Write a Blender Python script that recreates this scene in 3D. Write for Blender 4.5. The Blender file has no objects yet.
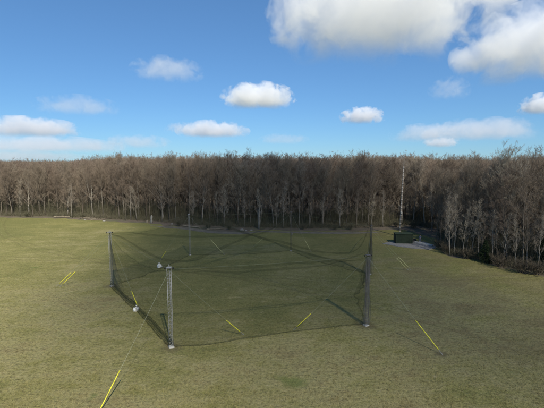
import bpy, bmesh, math, random
import numpy as np
from mathutils import Vector, Matrix, noise as mnoise
R = math.radians
sc = bpy.context.scene
COL = sc.collection
random.seed(7)
rng = np.random.default_rng(11)

# ------------------------------------------------------------------ camera
H = 20.0; F = 381.0; VH = 161.0
PITCH = math.atan((204 - VH) / F)
cam_d = bpy.data.cameras.new('camera'); cam = bpy.data.objects.new('camera', cam_d); COL.objects.link(cam)
cam.location = (0, 0, H); cam.rotation_euler = (math.pi / 2 - PITCH, 0, 0)
cam_d.sensor_width = 36; cam_d.lens = 36 * F / 544; cam_d.clip_start = 0.5; cam_d.clip_end = 120000
sc.camera = cam
cp, sp = math.cos(PITCH), math.sin(PITCH)
def ray(u, v):
    dx, dy = (u - 272) / F, (v - 204) / F
    return Vector((dx, cp - dy * sp, -(sp + dy * cp)))
def G(u, v, z=0.0):                      # survey point on the ground
    d = ray(u, v); t = (H - z) / -d.z
    return Vector((d.x * t, d.y * t, z))
def proj(p):
    q = Vector(p) - Vector((0, 0, H))
    fwd = q.y * cp - q.z * sp; up = q.y * sp + q.z * cp
    return 272 + F * q.x / fwd, 204 - F * up / fwd
def on_chord(u, v, a, b):                # point above the ground line a-b seen in direction (u, v)
    d = ray(u, v); k = d.x / d.y
    den = (b.x - a.x) - k * (b.y - a.y)
    t = (k * a.y - a.x) / den
    t = min(max(t, 0), 1)
    y = a.y + t * (b.y - a.y); x = a.x + t * (b.x - a.x)
    return Vector((x, y, H + d.z / d.y * y))

# ------------------------------------------------------------------ materials
def nt(name):
    m = bpy.data.materials.new(name); m.use_nodes = True
    t = m.node_tree; t.nodes.clear()
    out = t.nodes.new('ShaderNodeOutputMaterial')
    return m, t, out
def N(t, typ, **kw):
    n = t.nodes.new(typ)
    for k, v in kw.items():
        if k.startswith('i_'):
            key = k[2:]
            key = int(key) if key.isdigit() else key.replace('_', ' ')
            n.inputs[key].default_value = v
        else: setattr(n, k, v)
    return n
def ramp(t, fac, stops):
    r = t.nodes.new('ShaderNodeValToRGB')
    while len(r.color_ramp.elements) < len(stops): r.color_ramp.elements.new(0.5)
    for e, (p, c) in zip(r.color_ramp.elements, stops):
        e.position = p; e.color = (c[0], c[1], c[2], 1) if not isinstance(c, (int, float)) else (c, c, c, 1)
    t.links.new(fac, r.inputs[0]); return r.outputs[0]
def mixc(t, fac, a, b, mode='MIX'):
    n = t.nodes.new('ShaderNodeMix'); n.data_type = 'RGBA'; n.blend_type = mode
    for sck, v in ((n.inputs[0], fac), (n.inputs[6], a), (n.inputs[7], b)):
        if isinstance(v, (int, float)): sck.default_value = v
        elif isinstance(v, tuple): sck.default_value = (*v, 1)
        else: t.links.new(v, sck)
    return n.outputs[2]
def math_(t, op, a, b=0.0, c=None, clamp=False):
    n = t.nodes.new('ShaderNodeMath'); n.operation = op; n.use_clamp = clamp
    for i, v in enumerate((a, b, c)):
        if v is None: continue
        if isinstance(v, (int, float)): n.inputs[i].default_value = v
        else: t.links.new(v, n.inputs[i])
    return n.outputs[0]
def noise(t, vec, scale, detail=4, rough=0.6, stretch=None, dist=0.0):
    if stretch or True:
        mp = N(t, 'ShaderNodeMapping'); mp.inputs['Scale'].default_value = stretch or (1, 1, 1)
        t.links.new(vec, mp.inputs[0]); vec = mp.outputs[0]
    n = N(t, 'ShaderNodeTexNoise', i_Scale=scale, i_Detail=detail, i_Roughness=rough, i_Distortion=dist)
    t.links.new(vec, n.inputs['Vector']); return n.outputs['Fac']

def simple_mat(name, col, rough=0.7, var=0.25, scale=6.0, metal=0.0, bump=0.2, rand=0.0):
    m, t, out = nt(name)
    tc = N(t, 'ShaderNodeTexCoord')
    f = noise(t, tc.outputs['Object'], scale, 5, 0.65)
    lo = tuple(c * (1 - var) for c in col); hi = tuple(min(1, c * (1 + var)) for c in col)
    c = ramp(t, f, [(0.3, lo), (0.7, hi)])
    if rand:
        oi = N(t, 'ShaderNodeObjectInfo')
        k = math_(t, 'MULTIPLY_ADD', oi.outputs['Random'], 2 * rand, 1 - rand)
        cc = N(t, 'ShaderNodeCombineXYZ')
        for i in range(3): t.links.new(k, cc.inputs[i])
        c = mixc(t, 1.0, c, cc.outputs[0], 'MULTIPLY')
    b = N(t, 'ShaderNodeBsdfPrincipled', i_Roughness=rough, i_Metallic=metal)
    b.inputs['Specular IOR Level'].default_value = 0.25
    t.links.new(c, b.inputs['Base Color'])
    if bump:
        bm_ = N(t, 'ShaderNodeBump', i_Strength=bump, i_Distance=0.02)
        t.links.new(f, bm_.inputs['Height']); t.links.new(bm_.outputs[0], b.inputs['Normal'])
    t.links.new(b.outputs[0], out.inputs[0]); return m

CAGE_C = (-3.5, 62.0)
def grass_material(name, blade=False):
    m, t, out = nt(name)
    geo = N(t, 'ShaderNodeNewGeometry'); P = geo.outputs['Position']
    sep = N(t, 'ShaderNodeSeparateXYZ'); t.links.new(P, sep.inputs[0])
    big = noise(t, P, 0.022, 3, 0.55)
    mid = noise(t, P, 0.12, 5, 0.62, dist=0.6)
    small = noise(t, P, 0.75, 5, 0.7)
    fine = noise(t, P, 5.0, 6, 0.8)
    streak = noise(t, P, 0.35, 5, 0.65, stretch=(0.28, 1.3, 1))
    green = (0.120, 0.134, 0.036); olive = (0.190, 0.184, 0.056); straw = (0.275, 0.250, 0.108); brown = (0.205, 0.168, 0.076)
    a = math_(t, 'ADD', math_(t, 'MULTIPLY', big, 0.9), math_(t, 'MULTIPLY', mid, 0.75))
    a = math_(t, 'ADD', a, math_(t, 'MULTIPLY', small, 0.55))
    a = math_(t, 'ADD', a, math_(t, 'MULTIPLY', streak, 0.55))
    # the taller, greener sward: inside the cage and along the far third of the field
    dx = math_(t, 'SUBTRACT', sep.outputs[0], CAGE_C[0]); dy = math_(t, 'SUBTRACT', sep.outputs[1], CAGE_C[1])
    r = math_(t, 'SQRT', math_(t, 'ADD', math_(t, 'MULTIPLY', dx, dx), math_(t, 'MULTIPLY', dy, dy)))
    r = math_(t, 'ADD', r, math_(t, 'MULTIPLY', mid, 8.0))
    inside = N(t, 'ShaderNodeMapRange', i_1=30.0, i_2=17.0, i_3=0.0, i_4=0.17); t.links.new(r, inside.inputs[0])
    far = N(t, 'ShaderNodeMapRange', i_1=60.0, i_2=125.0, i_3=0.0, i_4=0.34); t.links.new(sep.outputs[1], far.inputs[0])
    a = math_(t, 'SUBTRACT', a, math_(t, 'ADD', inside.outputs[0], far.outputs[0]))
    fac = math_(t, 'MULTIPLY_ADD', a, 1.6, -1.55)
    c = ramp(t, fac, [(0.12, green), (0.42, olive), (0.70, straw), (0.95, brown)])
    # straw thatch speckle and dark gaps between tufts
    sp1 = ramp(t, fine, [(0.40, 0.0), (0.66, 1.0)])
    c = mixc(t, math_(t, 'MULTIPLY', sp1, 0.6), c, (0.38, 0.32, 0.15))
    sp2 = ramp(t, noise(t, P, 3.1, 6, 0.8), [(0.34, 1.0), (0.52, 0.0)])
    c = mixc(t, math_(t, 'MULTIPLY', sp2, 0.8), c, (0.058, 0.050, 0.020))
    # scattered pale hay left by mowing
    hay = ramp(t, noise(t, P, 0.9, 6, 0.75, stretch=(0.5, 1.6, 1), dist=1.2), [(0.60, 0.0), (0.70, 1.0)])
    c = mixc(t, math_(t, 'MULTIPLY', hay, 0.7), c, (0.44, 0.37, 0.20))
    # faint wheel tracks curving over the field
    for (cx, cy, r0) in ((-60, -40, 118), (-60, -40, 119.9), (95, -30, 92), (95, -30, 93.8), (20, 190, 128), (20, 190, 129.8)):
        ex = math_(t, 'SUBTRACT', sep.outputs[0], float(cx)); ey = math_(t, 'SUBTRACT', sep.outputs[1], float(cy))
        rr_ = math_(t, 'SQRT', math_(t, 'ADD', math_(t, 'MULTIPLY', ex, ex), math_(t, 'MULTIPLY', ey, ey)))
        dd_ = math_(t, 'ABSOLUTE', math_(t, 'SUBTRACT', math_(t, 'ADD', rr_, math_(t, 'MULTIPLY', mid, 3.0)), float(r0)))
        tk = N(t, 'ShaderNodeMapRange', i_1=0.42, i_2=0.10, i_3=0.0, i_4=0.5); t.links.new(dd_, tk.inputs[0])
        c = mixc(t, math_(t, 'MULTIPLY', tk.outputs[0], small), c, (0.10, 0.085, 0.038))
    lush = ramp(t, noise(t, P, 0.28, 3, 0.5), [(0.70, 0.0), (0.78, 1.0)])
    c = mixc(t, math_(t, 'MULTIPLY', lush, 0.55), c, (0.060, 0.125, 0.024))
    # worn brown ground on the right of the field
    wr = math_(t, 'MULTIPLY_ADD', sep.outputs[0], 0.05, -0.35, clamp=True)
    wr = math_(t, 'MULTIPLY', wr, ramp(t, mid, [(0.35, 0.0), (0.6, 1.0)]))
    c = mixc(t, math_(t, 'MULTIPLY', wr, 0.4), c, (0.120, 0.092, 0.048))
    # trodden earth round the footings and one lush green tuft
    for (pu, pv, rad, col_) in ((112, 286, 1.5, (0.125, 0.100, 0.058)), (171.5, 347, 1.5, (0.125, 0.100, 0.058)), (366, 325.5, 1.6, (0.115, 0.092, 0.054)), (295, 383, 1.3, (0.135, 0.160, 0.048)), (283, 378, 0.8, (0.14, 0.16, 0.05)), (441, 354, 0.9, (0.12, 0.098, 0.056))):
        q_ = G(pu, pv); ex = math_(t, 'SUBTRACT', sep.outputs[0], q_.x); ey = math_(t, 'SUBTRACT', sep.outputs[1], q_.y)
        rr_ = math_(t, 'SQRT', math_(t, 'ADD', math_(t, 'MULTIPLY', ex, ex), math_(t, 'MULTIPLY', ey, ey)))
        tk = N(t, 'ShaderNodeMapRange', i_1=rad, i_2=rad * 0.3, i_3=0.0, i_4=1.1); t.links.new(math_(t, 'ADD', rr_, math_(t, 'MULTIPLY_ADD', small, 2.0, -1.0)), tk.inputs[0])
        c = mixc(t, math_(t, 'MULTIPLY', tk.outputs[0], math_(t, 'ADD', fine, 0.15), clamp=True), c, col_)
    if blade: c = mixc(t, 0.3, c, (0.30, 0.26, 0.11))
    b = N(t, 'ShaderNodeBsdfPrincipled', i_Roughness=0.95); b.inputs['Specular IOR Level'].default_value = 0.1
    t.links.new(c, b.inputs['Base Color'])
    if not blade:
        hsum = math_(t, 'ADD', math_(t, 'MULTIPLY', fine, 0.35), small)
        bp = N(t, 'ShaderNodeBump', i_Strength=0.9, i_Distance=0.35); t.links.new(hsum, bp.inputs['Height'])
        t.links.new(bp.outputs[0], b.inputs['Normal'])
    t.links.new(b.outputs[0], out.inputs[0]); return m

def litter_material():
    m, t, out = nt('leaf_litter')
    geo = N(t, 'ShaderNodeNewGeometry'); P = geo.outputs['Position']
    f = noise(t, P, 0.6, 6, 0.7); g = noise(t, P, 5, 5, 0.8)
    c = ramp(t, f, [(0.3, (0.055, 0.045, 0.030)), (0.5, (0.10, 0.075, 0.05)), (0.7, (0.15, 0.115, 0.08))])
    c = mixc(t, ramp(t, g, [(0.5, 0.0), (0.62, 0.7)]), c, (0.21, 0.17, 0.12))
    c = mixc(t, ramp(t, noise(t, P, 0.2, 3), [(0.5, 0.0), (0.65, 0.6)]), c, (0.07, 0.085, 0.03))
    b = N(t, 'ShaderNodeBsdfPrincipled', i_Roughness=0.95)
    t.links.new(c, b.inputs['Base Color'])
    bp = N(t, 'ShaderNodeBump', i_Strength=0.9, i_Distance=0.3); t.links.new(f, bp.inputs['Height']); t.links.new(bp.outputs[0], b.inputs['Normal'])
    t.links.new(b.outputs[0], out.inputs[0]); return m

def net_material(name, strand, cell, col=(0.035, 0.040, 0.025)):
    """knotted netting: opaque strands on a square grid in metres (UV), open in between"""
    m, t, out = nt(name)
    uv = N(t, 'ShaderNodeUVMap'); sep = N(t, 'ShaderNodeSeparateXYZ'); t.links.new(uv.outputs[0], sep.inputs[0])
    k = []
    for i in range(2):
        fr = math_(t, 'FRACT', math_(t, 'DIVIDE', sep.outputs[i], cell))
        k.append(math_(t, 'LESS_THAN', fr, strand))
    a = math_(t, 'MAXIMUM', k[0], k[1])
    d = N(t, 'ShaderNodeBsdfDiffuse'); d.inputs[0].default_value = (*col, 1)
    tr = N(t, 'ShaderNodeBsdfTransparent')
    mx = N(t, 'ShaderNodeMixShader'); t.links.new(a, mx.inputs[0]); t.links.new(tr.outputs[0], mx.inputs[1]); t.links.new(d.outputs[0], mx.inputs[2])
    t.links.new(mx.outputs[0], out.inputs[0]); return m

def bark_material(name, lo, hi, rnd=0.25):
    m, t, out = nt(name)
    tc = N(t, 'ShaderNodeTexCoord'); oi = N(t, 'ShaderNodeObjectInfo')
    f = noise(t, tc.outputs['Object'], 1.6, 6, 0.7, stretch=(2.2, 2.2, 0.7))
    c = ramp(t, f, [(0.35, lo), (0.65, hi)])
    k = math_(t, 'MULTIPLY_ADD', oi.outputs['Random'], 2 * rnd, 1 - rnd)
    cc = N(t, 'ShaderNodeCombineXYZ')
    for i in range(3): t.links.new(k, cc.inputs[i])
    c = mixc(t, 1.0, c, cc.outputs[0], 'MULTIPLY')
    b = N(t, 'ShaderNodeBsdfPrincipled', i_Roughness=0.9); b.inputs['Specular IOR Level'].default_value = 0.15
    t.links.new(c, b.inputs['Base Color']); t.links.new(b.outputs[0], out.inputs[0]); return m

def twig_material(name, cols, rnd=0.3):
    """bare twigs; each tree has its own tint"""
    m, t, out = nt(name)
    oi = N(t, 'ShaderNodeObjectInfo'); geo = N(t, 'ShaderNodeNewGeometry')
    f = noise(t, geo.outputs['Position'], 0.11, 4, 0.6)
    k = math_(t, 'ADD', math_(t, 'MULTIPLY', oi.outputs['Random'], 0.55), math_(t, 'MULTIPLY', f, 0.55))
    c = ramp(t, k, [(0.12 + 0.76 * i / (len(cols) - 1), cc) for i, cc in enumerate(cols)])
    b = N(t, 'ShaderNodeBsdfPrincipled', i_Roughness=0.9); b.inputs['Specular IOR Level'].default_value = 0.1
    t.links.new(c, b.inputs['Base Color']); t.links.new(b.outputs[0], out.inputs[0]); return m

M = {}
M['grass'] = grass_material('field_grass'); M['blade'] = grass_material('grass_blades', True)
M['litter'] = litter_material()
M['bark_grey'] = bark_material('grey_bark', (0.105, 0.088, 0.068), (0.185, 0.160, 0.126))
M['bark_pale'] = bark_material('pale_bark', (0.15, 0.132, 0.105), (0.30, 0.27, 0.22), 0.25)
M['bark_dark'] = bark_material('dark_bark', (0.065, 0.052, 0.040), (0.125, 0.102, 0.078))
M['twig'] = twig_material('bare_twigs', [(0.135, 0.108, 0.082), (0.185, 0.142, 0.108), (0.225, 0.180, 0.132), (0.190, 0.162, 0.120)])
M['twig_pale'] = twig_material('pale_twigs', [(0.25, 0.205, 0.16), (0.30, 0.25, 0.19), (0.36, 0.31, 0.23)])
M['brush'] = twig_material('brush_stems', [(0.07, 0.058, 0.042), (0.11, 0.090, 0.064), (0.10, 0.094, 0.058), (0.15, 0.125, 0.090)])
M['conifer'] = twig_material('conifer_needles', [(0.018, 0.030, 0.014), (0.03, 0.045, 0.02)])
M['galv'] = simple_mat('galvanised_steel', (0.31, 0.30, 0.275), 0.55, 0.2, 9, 0.0)
M['dark_steel'] = simple_mat('weathered_steel', (0.14, 0.12, 0.105), 0.6, 0.3, 9, 0.3)
M['wire'] = simple_mat('pale_rope', (0.42, 0.44, 0.34), 0.7, 0.2, 3)
M['wire_thin'] = simple_mat('dull_rope', (0.30, 0.31, 0.22), 0.7, 0.2, 3)
M['cable'] = simple_mat('green_cable', (0.16, 0.17, 0.11), 0.7, 0.2, 3)
M['yellow_pale'] = simple_mat('faded_yellow_plastic', (0.52, 0.49, 0.22), 0.6, 0.15, 5)
M['yellow'] = simple_mat('yellow_plastic', (0.70, 0.64, 0.04), 0.5, 0.35, 2.5)
M['concrete'] = simple_mat('concrete', (0.30, 0.30, 0.31), 0.9, 0.25, 1.5, bump=0.4)
M['pale_conc'] = simple_mat('pale_concrete', (0.42, 0.40, 0.35), 0.9, 0.15, 2.0, bump=0.3)
M['gravel'] = simple_mat('grey_gravel', (0.19, 0.18, 0.165), 0.95, 0.45, 5, bump=0.8)
M['white_sack'] = simple_mat('white_sackcloth', (0.66, 0.64, 0.56), 0.85, 0.2, 5, bump=0.5)
M['green_paint'] = simple_mat('green_painted_steel', (0.022, 0.032, 0.018), 0.55, 0.3, 2.0, bump=0.1)
M['green_roof'] = simple_mat('green_roof_steel', (0.042, 0.058, 0.030), 0.6, 0.3, 2.0, bump=0.1)
M['black'] = simple_mat('black_plastic', (0.015, 0.015, 0.015), 0.5, 0.3, 5)
M['mast_wood'] = simple_mat('weathered_mast', (0.29, 0.25, 0.205), 0.8, 0.3, 1.5)
M['mast_band'] = simple_mat('pale_mast_band', (0.36, 0.32, 0.27), 0.6, 0.15, 3)
M['white'] = simple_mat('white_paint', (0.78, 0.78, 0.76), 0.5, 0.08, 4)
M['rock'] = simple_mat('pale_rock', (0.22, 0.205, 0.175), 0.9, 0.35, 1.2, bump=0.6, rand=0.2)
M['deadwood'] = simple_mat('dead_wood', (0.17, 0.14, 0.10), 0.9, 0.35, 1.2, bump=0.6, rand=0.25)
M['soil'] = simple_mat('bare_soil', (0.155, 0.135, 0.105), 0.95, 0.3, 0.5, bump=0.6)
M['skin'] = simple_mat('skin', (0.42, 0.27, 0.20), 0.6, 0.05, 5, bump=0)
M['jacket'] = simple_mat('blue_grey_cloth', (0.20, 0.21, 0.27), 0.85, 0.15, 8)
M['trousers'] = simple_mat('grey_cloth', (0.15, 0.155, 0.19), 0.85, 0.15, 8)
M['hair'] = simple_mat('dark_hair', (0.02, 0.016, 0.013), 0.7, 0.2, 20)
M['net'] = net_material('open_netting', 0.070, 0.05)
M['net_dense'] = net_material('gathered_netting', 0.085, 0.05, (0.036, 0.040, 0.022))
M['net_pile'] = net_material('piled_netting', 0.17, 0.05, (0.040, 0.044, 0.024))
M['net_drape'] = net_material('draped_netting', 0.10, 0.05, (0.13, 0.13, 0.105))

# ------------------------------------------------------------------ mesh helpers
class MB:
    def __init__(s): s.v = []; s.f = []; s.uv = None
    def tube(s, pts, rad, n=6, cap=True):
        pts = [Vector(p) for p in pts]
        if isinstance(rad, (int, float)): rad = [rad] * len(pts)
        b = len(s.v); ref = None
        for i, p in enumerate(pts):
            d = (pts[min(i + 1, len(pts) - 1)] - pts[max(i - 1, 0)])
            d = d.normalized() if d.length > 1e-9 else Vector((0, 0, 1))
            if ref is None: ref = Vector((1, 0, 0)) if abs(d.x) < 0.8 else Vector((0, 1, 0))
            x = (ref - d * ref.dot(d)).normalized(); ref = x; y = d.cross(x)
            for k in range(n):
                a = 2 * math.pi * k / n
                s.v.append(tuple(p + (x * math.cos(a) + y * math.sin(a)) * rad[i]))
        for i in range(len(pts) - 1):
            for k in range(n):
                k2 = (k + 1) % n
                s.f.append((b + i * n + k, b + i * n + k2, b + (i + 1) * n + k2, b + (i + 1) * n + k))
        if cap:
            s.f.append(tuple(b + k for k in range(n))[::-1]); s.f.append(tuple(b + (len(pts) - 1) * n + k for k in range(n)))
        return s
    def box(s, c, size, rz=0.0, taper=1.0):
        b = len(s.v); cx, cy, cz = c; sx, sy, sz = [q / 2 for q in size]; ca, sa = math.cos(rz), math.sin(rz)
        for z in (-1, 1):
            k = taper if z > 0 else 1
            for (x, y) in ((-1, -1), (1, -1), (1, 1), (-1, 1)):
                X, Y = x * sx * k, y * sy * k
                s.v.append((cx + X * ca - Y * sa, cy + X * sa + Y * ca, cz + z * sz))
        for f in ((3, 2, 1, 0), (4, 5, 6, 7), (0, 1, 5, 4), (1, 2, 6, 5), (2, 3, 7, 6), (3, 0, 4, 7)): s.f.append(tuple(b + i for i in f))
        return s
    def blob(s, c, size, amp=0.2, freq=1.5, seed=0, sub=3, flat=0.0):
        bm = bmesh.new(); bmesh.ops.create_icosphere(bm, subdivisions=sub, radius=1.0); b = len(s.v)
        off = Vector((seed * 7.3, seed * 3.1, seed * 1.7))
        for v in bm.verts:
            n = v.co.normalized(); k = 1 + amp * mnoise.fractal(n * freq + off, 0.7, 2.0, 4)
            p = n * k
            if p.z < -flat: p.z = -flat
            s.v.append((c[0] + p.x * size[0], c[1] + p.y * size[1], c[2] + (p.z + flat) * size[2]))
        for f in bm.faces: s.f.append(tuple(b + v.index for v in f.verts))
        bm.free(); return s
    def build(s, name, m, parent=None, smooth=False):
        me = bpy.data.meshes.new(name); me.from_pydata(s.v, [], s.f); me.materials.append(m)
        if smooth: me.shade_smooth()
        return link(name, me, parent)
def link(name, me, parent=None, loc=None):
    o = bpy.data.objects.new(name, me); COL.objects.link(o)
    if parent: o.parent = parent
    if loc is not None: o.location = loc
    return o
def np_mesh(name, verts, faces, m, uv=None):
    """verts (n,3), faces (m,k)"""
    me = bpy.data.meshes.new(name); n = len(verts); k = faces.shape[1]; nf = len(faces)
    me.vertices.add(n); me.vertices.foreach_set('co', np.ascontiguousarray(verts, np.float32).ravel())
    me.loops.add(nf * k); me.loops.foreach_set('vertex_index', np.ascontiguousarray(faces, np.int32).ravel())
    me.polygons.add(nf); me.polygons.foreach_set('loop_start', np.arange(0, nf * k, k, dtype=np.int32))
    me.update(calc_edges=True); me.materials.append(m)
    return me
def thing(name, label, cat, loc=(0, 0, 0), rz=0.0, group=None):
    o = bpy.data.objects.new(name, None); COL.objects.link(o); o.empty_display_size = 0.2
    o.location = loc; o.rotation_euler = (0, 0, rz); o['label'] = label; o['category'] = cat
    if group: o['group'] = group
    return o
def tag(o, label, cat, group=None):
    o['label'] = label; o['category'] = cat
    if group: o['group'] = group
    return o
def structure(o, label=None, cat=None, kind='structure'):
    o['kind'] = kind
    if label: o['label'] = label
    if cat: o['category'] = cat
    return o

# ------------------------------------------------------------------ world, sun
SUN_EL = 43.0
SX, SY = 0.37, -0.929                                # horizontal direction towards the sun
S = Vector((SX * math.cos(R(SUN_EL)), SY * math.cos(R(SUN_EL)), math.sin(R(SUN_EL))))
w = bpy.data.worlds.new('World'); sc.world = w; w.use_nodes = True
wt = w.node_tree; wt.nodes.clear()
sky = wt.nodes.new('ShaderNodeTexSky'); sky.sky_type = 'NISHITA'; sky.sun_disc = False
sky.sun_elevation = R(SUN_EL); sky.sun_rotation = math.atan2(SX, SY)
sky.altitude = 300; sky.air_density = 1.0; sky.dust_density = 0.0; sky.ozone_density = 3.5
bg = wt.nodes.new('ShaderNodeBackground'); bg.inputs[1].default_value = 0.10
wo = wt.nodes.new('ShaderNodeOutputWorld')
tint = wt.nodes.new('ShaderNodeMix'); tint.data_type = 'RGBA'; tint.blend_type = 'MULTIPLY'; tint.inputs[0].default_value = 1.0; tint.inputs[7].default_value = (0.52, 0.88, 1.27, 1)
gam = wt.nodes.new('ShaderNodeGamma'); gam.inputs[1].default_value = 0.66
wt.links.new(sky.outputs[0], gam.inputs[0]); wt.links.new(gam.outputs[0], tint.inputs[6]); wt.links.new(tint.outputs[2], bg.inputs[0]); wt.links.new(bg.outputs[0], wo.inputs[0])
sd = bpy.data.lights.new('sun', 'SUN'); sd.energy = 4.4; sd.angle = R(0.53); sd.color = (1.0, 0.94, 0.82)
so = bpy.data.objects.new('sun', sd); COL.objects.link(so); so.location = (60, -60, 90)
so.rotation_euler = S.to_track_quat('Z', 'Y').to_euler()
sc.view_settings.view_transform = 'Standard'; sc.view_settings.look = 'None'
sc.view_settings.gamma = 1.0; sc.view_settings.use_curve_mapping = False; sc.view_settings.exposure = 0.75
sc.cycles.transparent_max_bounces = 40; sc.cycles.max_bounces = 16; sc.cycles.diffuse_bounces = 2
sc.cycles.volume_bounces = 14; sc.cycles.volume_step_rate = 1.0; sc.cycles.volume_max_steps = 96
sc.cycles.use_denoising = True
sc.render.film_transparent = False

# ------------------------------------------------------------------ wood edge (survey points, ground metres)
EDGE_PX = [(-260, 214), (-120, 215), (0, 216), (55, 216.5), (95, 218), (150, 221), (195, 224.5), (240, 227), (300, 228), (345, 228), (385, 226.5), (405, 224.5), (425, 226), (432, 232), (441, 246), (449, 254), (478, 259.5), (510, 267), (545, 273.5), (600, 287), (700, 315)]
EDGE = [G(u, v) for u, v in EDGE_PX]
FLOOR_PX = [(-260, 215.5), (-120, 216.5), (0, 217.5), (55, 218), (95, 220.5), (150, 223.5), (195, 229), (215, 232), (240, 232), (262, 229.5), (300, 231), (345, 231.5), (385, 230), (405, 230), (440, 241), (448, 255.5), (480, 261.5), (508, 269.5), (544, 276.5), (600, 291), (700, 322)]
FLOOR = [G(u, v) for u, v in FLOOR_PX]
EA = np.array([[p.x, p.y] for p in EDGE])
def edge_info(x, y):
    """signed distance into the woods (positive inside)"""
    best = 1e9; sgn = 1
    for i in range(len(EA) - 1):
        ax, ay = EA[i]; bx, by = EA[i + 1]; ux, uy = bx - ax, by - ay; L2 = ux * ux + uy * uy
        t = max(0, min(1, ((x - ax) * ux + (y - ay) * uy) / L2))
        qx, qy = ax + t * ux, ay + t * uy; d = math.hypot(x - qx, y - qy)
        if d < best - 1e-9:
            best = d; c = ux * (y - ay) - uy * (x - ax); sgn = 1 if c > 0 else -1
    return best * sgn

# ground
n = 70; xs = np.sign(np.linspace(-1, 1, n)) * np.abs(np.linspace(-1, 1, n)) ** 3.2 * 9000
ys = np.sign(np.linspace(-1, 1, n)) * np.abs(np.linspace(-1, 1, n)) ** 3.2 * 9000
gx, gy = np.meshgrid(xs, ys); gv = np.stack([gx.ravel(), gy.ravel() + 60, np.zeros(n * n)], 1)
idx = np.arange(n * n).reshape(n, n)
gf = np.stack([idx[:-1, :-1], idx[:-1, 1:], idx[1:, 1:], idx[1:, :-1]], -1).reshape(-1, 4)
structure(link('ground', np_mesh('ground', gv, gf, M['grass'])), 'mown olive and straw coloured grass field', 'field')

# leaf litter floor of the woods, ragged edge
def ragged(pts, step, amp, seed):
    out = []
    for a, b in zip(pts[:-1], pts[1:]):
        L = (b - a).length; k = max(1, int(L / step))
        for i in range(k):
            p = a.lerp(b, i / k)
            q = mnoise.noise(Vector((p.x * 0.35, p.y * 0.35, seed))) + 0.5 * mnoise.noise(Vector((p.x * 1.1, p.y * 1.1, seed)))
            nrm = Vector((-(b - a).y, (b - a).x, 0)).normalized(); out.append(p + nrm * q * amp)
    out.append(pts[-1]); return out
rf = ragged(FLOOR, 1.2, 1.6, 3.0)
vs = []; fs = []
for i, p in enumerate(rf):
    # strips going away from the field
    d = Vector((p.x + 2, p.y - 40, 0)).normalized()
    for k, dist in enumerate((0, 3, 9, 30, 90, 300, 1500)):
        q = p + d * dist; vs.append((q.x, q.y, 0.004 if k == 0 else 0.012))
for i in range(len(rf) - 1):
    for k in range(6):
        a = i * 7 + k; fs.append((a, a + 7, a + 8, a + 1))
me = bpy.data.meshes.new('woodland_ground'); me.from_pydata(vs, [], fs); me.materials.append(M['litter'])
structure(link('woodland_ground', me), 'brown leaf litter under the bare woods', 'woodland ground')

# bare track along the wood edge
def band(name, pl, width, z, m):
    vs = []; fs = []
    for i, p in enumerate(pl):
        d = (pl[min(i + 1, len(pl) - 1)] - pl[max(i - 1, 0)]).normalized(); nr = Vector((-d.y, d.x, 0))
        wv = width * (0.75 + 0.5 * mnoise.noise(Vector((i * 0.6, width, 1.0)))) * min(1, (i + 0.5) / 4, (len(pl) - i - 0.5) / 4)
        vs += [tuple(p + nr * wv / 2 + Vector((0, 0, z))), tuple(p - nr * wv / 2 + Vector((0, 0, z)))]
    for i in range(len(pl) - 1): a = i * 2; fs.append((a, a + 1, a + 3, a + 2))
    me = bpy.data.meshes.new(name); me.from_pydata(vs, [], fs); me.materials.append(m); return link(name, me)
def poly(px, step=2.0): return ragged([G(u, v) for u, v in px], step, 0.4, 9.0)
structure(band('dirt_path', poly([(150, 225.5), (185, 228.5), (215, 232.3), (240, 233.3), (262, 231.5), (300, 232.5), (350, 233), (385, 232)]), 3.4, 0.018, M['soil']), 'bare grey-brown dirt track along the foot of the woods', 'path')

# ------------------------------------------------------------------ bare trees
UP = np.array([0, 0, 1.0])
def unit(a): return a / np.maximum(np.linalg.norm(a, axis=-1, keepdims=True), 1e-9)
def curve(P, D, L, t, bend): return P + D * (L * t)[:, None] + UP * (bend * L * t * t)[:, None]
def kids(g, P, D, L, cnt, t0, t1, ang, lf, bend):
    m = len(P) * cnt
    i = np.repeat(np.arange(len(P)), cnt); t = g.uniform(t0, t1, m)
    st = curve(P[i], D[i], L[i], t, bend); tan = unit(D[i] + UP * (2 * bend * t)[:, None])
    rnd = unit(g.normal(size=(m, 3))); perp = unit(rnd - tan * (rnd * tan).sum(1, keepdims=True))
    a = np.radians(g.normal(ang, 10, m))
    nd = unit(tan * np.cos(a)[:, None] + perp * np.sin(a)[:, None] + UP * 0.16)
    return st, nd, L[i] * lf * (1.2 - 0.75 * t) * g.uniform(0.65, 1.25, m), i, t
def prisms(p0, p1, r0, r1, sides=3):
    d = unit(p1 - p0); ref = np.where(np.abs(d[:, 2:3]) > 0.9, np.array([[1.0, 0, 0]]), np.array([[0, 0, 1.0]]))
    x = unit(np.cross(d, ref)); y = np.cross(d, x); V = []
    for q, rr in ((p0, r0), (p1, r1)):
        for k in range(sides):
            a = 2 * math.pi * k / sides; V.append(q + (x * math.cos(a) + y * math.sin(a)) * rr[:, None])
    V = np.stack(V, 1).reshape(-1, 3); m = len(p0); b = (np.arange(m) * 2 * sides)[:, None]; T = []
    for k in range(sides):
        k2 = (k + 1) % sides; T += [np.hstack([b + k, b + k2, b + sides + k2]), np.hstack([b + k, b + sides + k2, b + sides + k])]
    return V, np.concatenate(T)
def blades(p0, p1, wd, g):
    d = unit(p1 - p0); x = unit(np.cross(d, g.normal(size=d.shape))) * (wd / 2)[:, None]
    V = np.stack([p0 - x, p0 + x, p1], 1).reshape(-1, 3); return V, np.arange(len(V)).reshape(-1, 3)
def join(parts):
    Vs, Ts, o = [], [], 0
    for V, T in parts: Vs.append(V); Ts.append(T + o); o += len(V)
    return np.concatenate(Vs), np.concatenate(Ts)
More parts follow.
